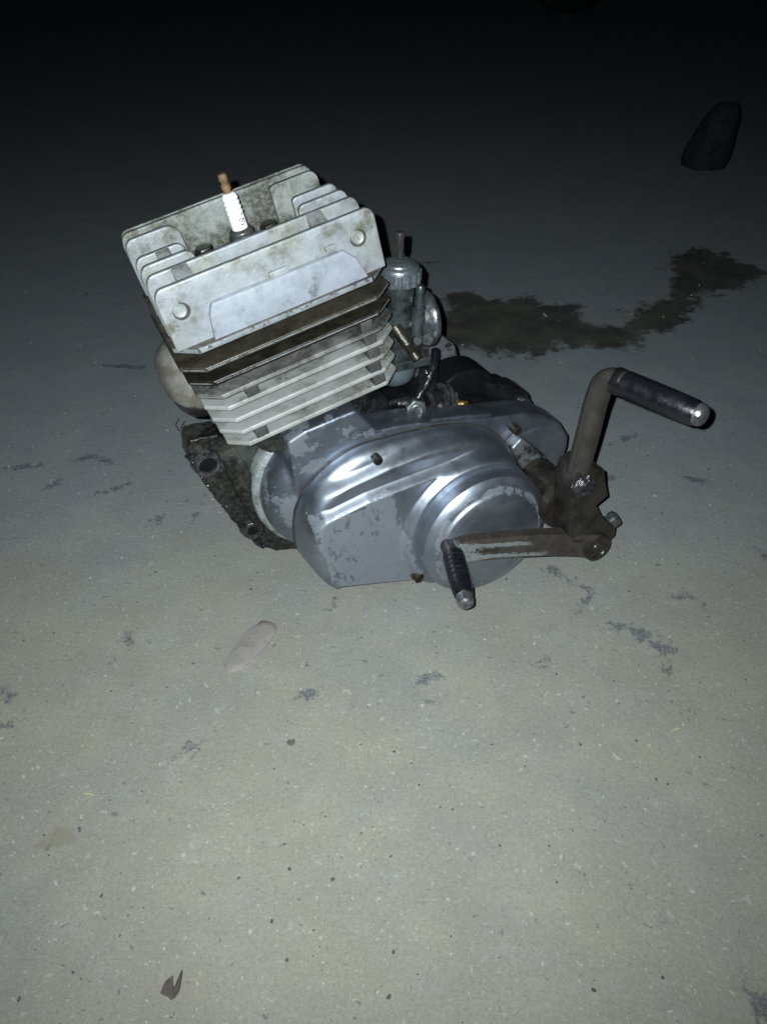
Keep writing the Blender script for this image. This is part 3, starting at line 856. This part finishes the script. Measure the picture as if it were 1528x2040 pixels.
q = MB(); q.tube([(.094, -.040, -.2290), (.108, -.046, -.2320), (.121, -.046, -.2345)], [.0030 for _ in range(3)], 8); q.build("threaded_rod", M['eye'], link_o)
for (p, r) in (((.163, -.036, -.256), .0050), ((.158, -.044, -.262), .0042), ((.139, -.046, -.252), .0046), ((.122, -.048, -.249), .0040), ((.150, -.046, -.259), .0048)):
    q = MB(); q.lathe([(-r, r * .4), (-r * .6, r * .85), (0, r), (r * .6, r * .85), (r, r * .4)], p, (.3, -.5, .6), 12); q.build("greasy_stud", M['eye'], link_o, jitter=.0011, jscale=330)
cl = MB()
cl.lathe([(0, .0085), (.004, .0088), (.0045, .0048), (.030, .0045)], (.079, -.038, -.2265), (1, .05, -.2), 12)
cl.build("clamp_bolt", M['grease'], root, jitter=.0003, jscale=300)
nt = MB()
hex_prism(nt, (.1105, -.047, -.2385), .0125, .012, axis=(-.25, -1, .25), ref=(0, 0, 1))
nut = nt.build("hex_nut", M['bolt'], root, bevel=.0008)
nn = MB(); nn.lathe([(0, .0072), (.0016, .0070), (.0022, .0058), (.0016, .004), (.0016, .0003)], Vector((.1105, -.047, -.2385)) + Vector((-.25, -1, .25)).normalized() * .0118, (-.25, -1, .25), 24)
nn.build("stud_end", M['bolt'], nut)
ar = MB(); ar.tube([(.080, -.046, -.240), (.092, -.050, -.238), (.104, -.054, -.246), (.112, -.056, -.254)], [.0035, .004, .004, .003], 10, flat=.5)
ar.build("cable_arm", M['grease'], root)
bs = MB()
bs.lathe([(0, .0055), (.006, .0055), (.0065, .0038), (.010, .0036), (.0105, .0048), (.0135, .0048), (.014, .002), (.019, .0018), (.0195, .0003)], (.1655, -.03, -.2690), (-.1, 0, 1), 8)
bs_o = bs.build("brass_nipple", M['brass'], root, angle=30)
bs2 = MB(); bs2.tube([(.162, -.036, -.2665), (.170, -.040, -.2680), (.176, -.038, -.2700)], [.003, .0038, .002], 10); bs2.build("brass_tag", M['brass'], bs_o)

# ------------------------------------------------------------------ kick starter
kc = MB()
face = [(.205, -.317), (.2065, -.300), (.212, -.288), (.222, -.285), (.233, -.288), (.2445, -.302), (.246, -.322), (.2485, -.340), (.234, -.347), (.239, -.362), (.245, -.382), (.238, -.392), (.222, -.392), (.205, -.388), (.1955, -.370), (.199, -.345)]
kc.prism(face, -.2, -.166)
kc.lathe([(0, .0235), (.09, .0235)], (.219, -.165, -.362), (0, 1, 0), 40)
kc.lathe([(-.001, .030), (.012, .030), (.014, .027)], (.216, -.168, -.360), (0, 1, 0), 40)
kick = kc.build("kick_starter", M['steel_dark'], root, bevel=.003, seg=2, jitter=.0007, jscale=90)
lv = MB()
path = [(.2195, -.186, -.305), (.2225, -.190, -.283), (.2285, -.195, -.250), (.2345, -.200, -.215), (.239, -.2045, -.192), (.2415, -.2075, -.1845), (.2450, -.2135, -.180), (.250, -.224, -.1800), (.256, -.236, -.1815)]
lv.tube([tuple(p) for p in catmull(path, 4, closed=False)], list(np.interp(np.linspace(0, 1, 33), [0, .3, .62, .75, 1], [.0125, .0118, .0108, .0105, .0098])), 28)
lv.build("lever_arm", M['steel'], kick, angle=60)
g0 = Vector((.2470, -.214, -.1815)); g1 = Vector((.274, -.296, -.189))
gd = (g1 - g0).normalized(); GL = (g1 - g0).length
gp = MB(); gp.lathe([(0, .0118), (.002, .0128), (.008, .0128), (.009, .0117), (.0105, .0117), (.0115, .0127), (GL * .6, .0125), (GL - .006, .0116), (GL - .003, .0106)], g0, gd, 40)
gp.build("grip", M['rubber'], kick, angle=35)
ge = MB(); ge.lathe([(0, .0102), (.0035, .0104), (.0065, .0096), (.0088, .0077), (.0100, .0050), (.0105, .0008)], g0 + gd * (GL - .0045), gd, 36)
ge.build("grip_end_cap", M['chrome'], kick, angle=60)
wl = MB(); wl.lathe([(0, .002), (.001, .011), (.005, .013), (.008, .008), (.009, .001)], (.2175, -.197, -.308), (-.15, -1, .35), 28)
wl.build("weld_bead", M['weld'], kick, jitter=.0022, jscale=230)
kb = MB(); hex_prism(kb, (.228, -.183, -.3300), .0085, .0225, axis=(1, 0, -.15), ref=(0, 1, 0)); kb.build("pinch_bolt", M['steel_dark'], kick, bevel=.0008)

# ------------------------------------------------------------------ gear lever
gk = MB()
a0 = Vector((.229, -.193, -.406)); a1 = Vector((.0665, -.189, -.319))
n = 26; vvv = []; 
ad = (a1 - a0).normalized(); up = Vector((0, -1, 0)); sd = ad.cross(up).normalized()
secs = []
for i in range(n):
    t = i / (n - 1)
    p = a0 + (a1 - a0) * t + Vector((0, 0, 1)) * (.004 * math.sin(math.pi * t))
    w = float(np.interp(t, [0, .1, .6, .93, 1], [.0160, .0150, .0142, .0140, .0115])); th = float(np.interp(t, [0, .2, 1], [.011, .0075, .006]))
    # channelled section: raised borders, sunk middle
    sec = [(-w, -th), (-w, th * .8), (-w * .82, th), (-w * .62, th), (-w * .52, th * .72), (w * .52, th * .72), (w * .62, th), (w * .82, th), (w, th * .8), (w, -th)]
    secs.append([p + sd * s_ + up * u_ for s_, u_ in sec])
m_ = len(secs[0])
for s_ in secs: vvv += s_
fff = [[i * m_ + k, i * m_ + (k + 1) % m_, (i + 1) * m_ + (k + 1) % m_, (i + 1) * m_ + k] for i in range(n - 1) for k in range(m_)]
fff += [list(range(m_))[::-1], list(range((n - 1) * m_, n * m_))]
gk.add(vvv, fff)


def lever_mat():
    m = NT('rust_brown_lever_with_worn_plating')
    rustc = m.mix(m.ramp(m.noise(90, 5, .65), .38, .66), (.075, .062, .054), (.047, .040, .036))
    xyz = m.sep()
    # along the arm: z falls as x rises; plating survives towards the peg, in two bands
    across = m.math('ADD', xyz[2], m.math('MULTIPLY', xyz[0], .535))
    rag = m.math('MULTIPLY', m.math('SUBTRACT', m.noise(150, 5, .7), .5), .010)
    q = m.math('ADD', across, rag)
    band1 = m.math('MULTIPLY', m.ramp(q, .1093, .1100), m.ramp(q, .1152, .1160, 1, 0))
    band2 = m.math('MULTIPLY', m.ramp(q, .0945, .0950), m.ramp(q, .0988, .0995, 1, 0))
    endp = m.math('MULTIPLY', m.ramp(m.math('ADD', xyz[0], rag), .026, .040, 1, 0), m.ramp(m.math('ADD', xyz[0], rag), .010, .014))
    keep = m.math('MAXIMUM', m.math('MULTIPLY', band1, m.ramp(xyz[0], .086, .096, 1, 0)), m.math('MULTIPLY', band2, m.ramp(xyz[0], .095, .115, 1, 0)))
    keep = m.math('MULTIPLY', m.math('MAXIMUM', keep, endp), m.ramp(m.noise(210, 4, .7), .34, .44))
    keep = m.math('MULTIPLY', keep, m.ramp(q, .1172, .118, 1, 0))
    c = m.mix(keep, rustc, (.24, .26, .265))
    m.bump(m.math('ADD', m.math('MULTIPLY', keep, .5), m.noise(300, 4)), .35, .001)
    return m.set(color=c, metal=m.ramp(keep, 0, 1, .45, .5), rough=m.ramp(keep, 0, 1, .5, .4))


gear = gk.build("gear_lever", lever_mat(), root, bevel=0, angle=20)
gh = MB()
gh.lathe([(-.020, .0170), (.008, .0175), (.0115, .0165), (.0125, .0145), (.0120, .0118), (.0105, .0110), (.0105, .0085), (.0125, .0075), (.0130, .0005)], (.2305, -.193, -.4085), (.0, -1, .0), 44)
gh.build("splined_hub", M['steel_dark'], gear, jitter=.0003, jscale=300, angle=25)
ge2 = MB(); ge2.lathe([(-.012, .0095), (.004, .0095), (.005, .0075), (.008, .0075), (.0085, .0092), (.0145, .0092), (.0165, .0075), (.0168, .0005)], (.2535, -.186, -.3985), (.55, -.2, .35), 24)
ge2.build("pinch_bolt", M['bolt'], gear, jitter=.0003, jscale=260)
eb = MB(); eb.prism([(.236, -.395), (.250, -.385), (.262, -.396), (.260, -.412), (.246, -.420)], -.196, -.178); eb.build("clamp_ear", M['steel_dark'], gear, bevel=.002)
p0 = Vector((.0645, -.191, -.3205)); p1 = Vector((.0435, -.254, -.3215)); pd = (p1 - p0).normalized(); PL = (p1 - p0).length
pg = MB()
pp_ = [(0, .0088), (.002, .0108), (.006, .0112)]
for k in range(5):
    b = .009 + k * .0062
    pp_ += [(b, .0111), (b + .0006, .0101), (b + .0014, .0101), (b + .002, .0112)]
pp_ += [(PL - .022, .0108), (PL - .010, .0095), (PL - .008, .0088)]
pg.lathe(pp_, p0, pd, 36)
pg.build("peg_rubber", M['rubber'], gear, angle=30)
pe = MB(); pe.lathe([(-.012, .0082), (-.002, .0085), (.002, .0078), (.0035, .006), (.0035, .0005)], p1, pd, 28); pe.build("peg_end", M['chrome'], gear, jitter=.0004, jscale=300)
kn = MB(); kn.lathe([(-.012, .0085), (.010, .0085), (.013, .007), (.014, .001)], (.0640, -.189, -.3190), (.15, 1, 0), 24); kn.build("peg_root", M['steel'], gear)


def raised_text(txt, size, origin, xdir, ydir, mat, parent, name, depth=.0004):
    cu = bpy.data.curves.new("txt", 'FONT'); cu.body = txt; cu.size = size; cu.extrude = depth
    to = bpy.data.objects.new("txt", cu); COL.objects.link(to)
    bpy.context.view_layer.update()
    me = bpy.data.meshes.new_from_object(to.evaluated_get(bpy.context.evaluated_depsgraph_get()))
    bpy.data.objects.remove(to); bpy.data.curves.remove(cu)
    x = Vector(xdir).normalized(); y = Vector(ydir); y = (y - x * y.dot(x)).normalized(); z = x.cross(y)
    mt = Matrix((x, y, z)).transposed().to_4x4(); mt.translation = Vector(origin) - BASE
    me.transform(mt); me.materials.clear(); me.materials.append(mat); me.name = name
    return link(bpy.data.objects.new(name, me), parent)


raised_text("7oskocct", .0078, (.0860, -.1946, -.3315), -ad, sd * -1 if sd.z < 0 else sd, M['steel_dark'], gear, "cast_lettering")

# ================================================================== loose things on the ground
def ground_obj(name, mb, mats, label, cat, group=None, **kw):
    o = mb.build(name, mats, None, engine=False, **kw)
    return tag(o, label, cat, group)


# pale flat flake of stone bedded in the concrete
fk = [(-.171, .522), (-.167, .538), (-.162, .553), (-.154, .570), (-.147, .582), (-.137, .588), (-.128, .589), (-.119, .582), (-.1185, .572), (-.122, .560), (-.1275, .550), (-.133, .543), (-.140, .531), (-.147, .522), (-.155, .516), (-.164, .515)]
s = MB(); cen = Vector((-.143, .552, .0032))
fk2 = rough_poly(fk, .004, .0012, 9)
N = len(fk2)
vv_ = [cen] + [(cen.x + (p[0] - cen.x) * .72, cen.y + (p[1] - cen.y) * .72, .0030 + .0006 * random.random()) for p in fk2] + [(cen.x + (p[0] - cen.x) * .95, cen.y + (p[1] - cen.y) * .95, .0018) for p in fk2] + [(p[0], p[1], -.001) for p in fk2]
ff_ = [[0, 1 + k, 1 + (k + 1) % N] for k in range(N)]
for r in range(2):
    for k in range(N):
        j = (k + 1) % N; ff_.append([1 + r * N + k, 1 + (r + 1) * N + k, 1 + (r + 1) * N + j, 1 + r * N + j])
s.add(vv_, ff_)
ground_obj("stone_flake", s, M['stone'], "pale pinkish elongated flat stone flake lying in front of the engine", "stone", angle=50)


def leaf(name, pts, centre, lift, mats, label, fold=.0):
    m = MB(); n_ = len(pts); c = Vector(centre)
    vv_ = [(c.x, c.y, c.z)] + [(p[0], p[1], p[2]) for p in pts]
    m.add(vv_, [[0, 1 + k, 1 + (k + 1) % n_] for k in range(n_)], 0)
    m2 = [(v[0], v[1], v[2] - .0006) for v in vv_]
    m.add(m2, [[0, 1 + (k + 1) % n_, 1 + k] for k in range(n_)], 1)
    o = len(vv_)
    for k in range(n_):
        j = (k + 1) % n_; m.f.append([1 + k, 1 + j, o + 1 + j, o + 1 + k]); m.m.append(0)
    return ground_obj(name, m, mats, label, "leaf", angle=50)


l1 = MB()
# curled dry leaf: two lobes folded up along a rib
lobe = [(-.1690, .2120, .001), (-.1680, .2165, .0015), (-.1665, .2200, .002), (-.1640, .2225, .002), (-.1615, .2240, .0018), (-.1605, .2195, .0022), (-.1590, .2150, .003), (-.1565, .2160, .006), (-.1555, .2205, .009), (-.1540, .2240, .011), (-.1530, .2245, .011), (-.1530, .2170, .009), (-.1540, .2120, .005), (-.1570, .2085, .002), (-.1600, .2075, .001), (-.1625, .2095, .001), (-.1655, .2105, .001)]
leaf("dry_leaf", lobe, (-.1595, .2135, .0022), 0, [M['leaf'], M['leaf_pale']], "small curled brown dry leaf on bare concrete near the bottom edge")
scrap = [(-.0945, .4300, .001), (-.0925, .4325, .002), (-.0895, .4320, .003), (-.0865, .4330, .003), (-.0858, .4300, .002), (-.0880, .4270, .001), (-.0905, .4265, .001), (-.0930, .4280, .001)]
leaf("leaf_scrap", scrap, (-.0900, .4300, .0025), 0, [M['leaf'], M['leaf']], "tiny dark brown leaf scrap on concrete below the engine")


def straw(p, L, ang, r, label, curve=.15):
    t = math.radians(ang); d = Vector((math.cos(t), math.sin(t), 0)); q = Vector((-d.y, d.x, 0)); c = Vector((p[0], p[1], r * .9))
    m = MB(); m.tube([c - d * L / 2, c - d * L / 6 + q * L * curve * .5, c + d * L / 5 + q * L * curve * .3 + Vector((0, 0, r * .6)), c + d * L / 2 - q * L * curve * .2], [r * .6, r, r, r * .5], 7, flat=.6)
    return ground_obj("straw_bit", m, M['straw'], label, "straw", "bits of straw on the concrete")


straw((.105, .526), .0105, 75, .0010, "short pale straw bit on concrete just below the gear pedal")
straw((-.271, .375), .010, -8, .0009, "pale straw bit lying on concrete at the lower left")
straw((.307, 1.364), .016, 110, .0016, "thin straw bit lying in the dark oil stain")
straw((.288, .444), .010, 20, .0009, "straw bit lying on concrete at the right, below the dark scuff")

# loose grit
def grit(name, mat, n_, rmin, rmax, seed, label):
    r_ = random.Random(seed); m = MB()
    base = [(1, 0, 0), (-1, 0, 0), (0, 1, 0), (0, -1, 0), (0, 0, 1)]
    for i in range(n_):
        y = .12 + 1.5 * r_.random() ** 1.6; x = r_.uniform(-.62, .62) * (y * .75 + .35)
        rad = rmin + (rmax - rmin) * r_.random() ** 3
        a = r_.random() * 6.28; ca, sa = math.cos(a), math.sin(a); e = r_.uniform(.55, 1.0)
        k = r_.choice((5, 6, 7)); rim = []
        for j in range(k):
            b = 6.283 * j / k; rr = rad * r_.uniform(.75, 1.15); px, py = rr * math.cos(b), rr * e * math.sin(b)
            rim.append((x + px * ca - py * sa, y + px * sa + py * ca))
        hh_ = rad * r_.uniform(.25, .6)
        vv2 = [(p[0], p[1], -.0003) for p in rim] + [(x + (p[0] - x) * .62, y + (p[1] - y) * .62, hh_) for p in rim]
        m.add(vv2, [[j, (j + 1) % k, k + (j + 1) % k, k + j] for j in range(k)] + [list(range(k, 2 * k))])
    o = m.build(name, mat, None, engine=False, angle=40)
    return tag(o, label, "grit", kind="stuff")


grit("pale_grit", M['grit_pale'], 1300, .0002, .0026, 3, "fine pale grit scattered over the concrete")
grit("dark_grit", M['grit_dark'], 800, .0002, .0024, 4, "fine dark grit scattered over the concrete")

# ------------------------------------------------------------------ dim things in the dark behind
dl = MB()
rows = [(.0, .88, 0), (.02, .95, 0), (.05, .92, .004), (.09, .82, .010), (.13, .70, .017), (.155, .58, .021), (.172, .40, .023), (.178, .05, .024)]
seg = 36; vv_ = []
for (z, sc, sh) in rows:
    for k in range(seg):
        a = 6.283185 * k / seg
        w_ = .071 * sc * (1 + .05 * math.sin(3 * a + 1) + .03 * math.sin(5 * a))
        vv_.append((.915 + sh + w_ * math.cos(a), 2.32 + .75 * w_ * math.sin(a), z * .93))
ff_ = [[r * seg + k, r * seg + (k + 1) % seg, (r + 1) * seg + (k + 1) % seg, (r + 1) * seg + k] for r in range(len(rows) - 1) for k in range(seg)]
ff_ += [list(range(seg))[::-1], list(range((len(rows) - 1) * seg, len(rows) * seg))]
dl.add(vv_, ff_)
ground_obj("dark_lump", dl, M['black_plastic'], "black rounded lump standing on the dark ground at the upper right", "lump", angle=60, jitter=.003, jscale=14)

wr = bpy.data.objects.new("vehicle_wheel", None); link(wr); wr.location = (1.06, 5.32, 0)
tag(wr, "black wheel of a parked vehicle barely seen at the dark top edge", "wheel")
ty = MB(); ty.lathe([(-.09, .19), (-.095, .24), (-.09, .29), (-.07, .315), (0, .32), (.07, .315), (.09, .29), (.095, .24), (.09, .19)], (0, 0, .32), (0, 1, 0), 64, cap0=False, cap1=False)
ty.build("tyre", M['tyre'], wr, engine=False)
rm = MB(); rm.lathe([(-.085, .193), (-.07, .17), (-.03, .16), (-.04, .06), (-.05, .055), (-.05, .002)], (0, 0, .32), (0, 1, 0), 48, cap0=False)
rm.build("rim", M['rim'], wr, engine=False)
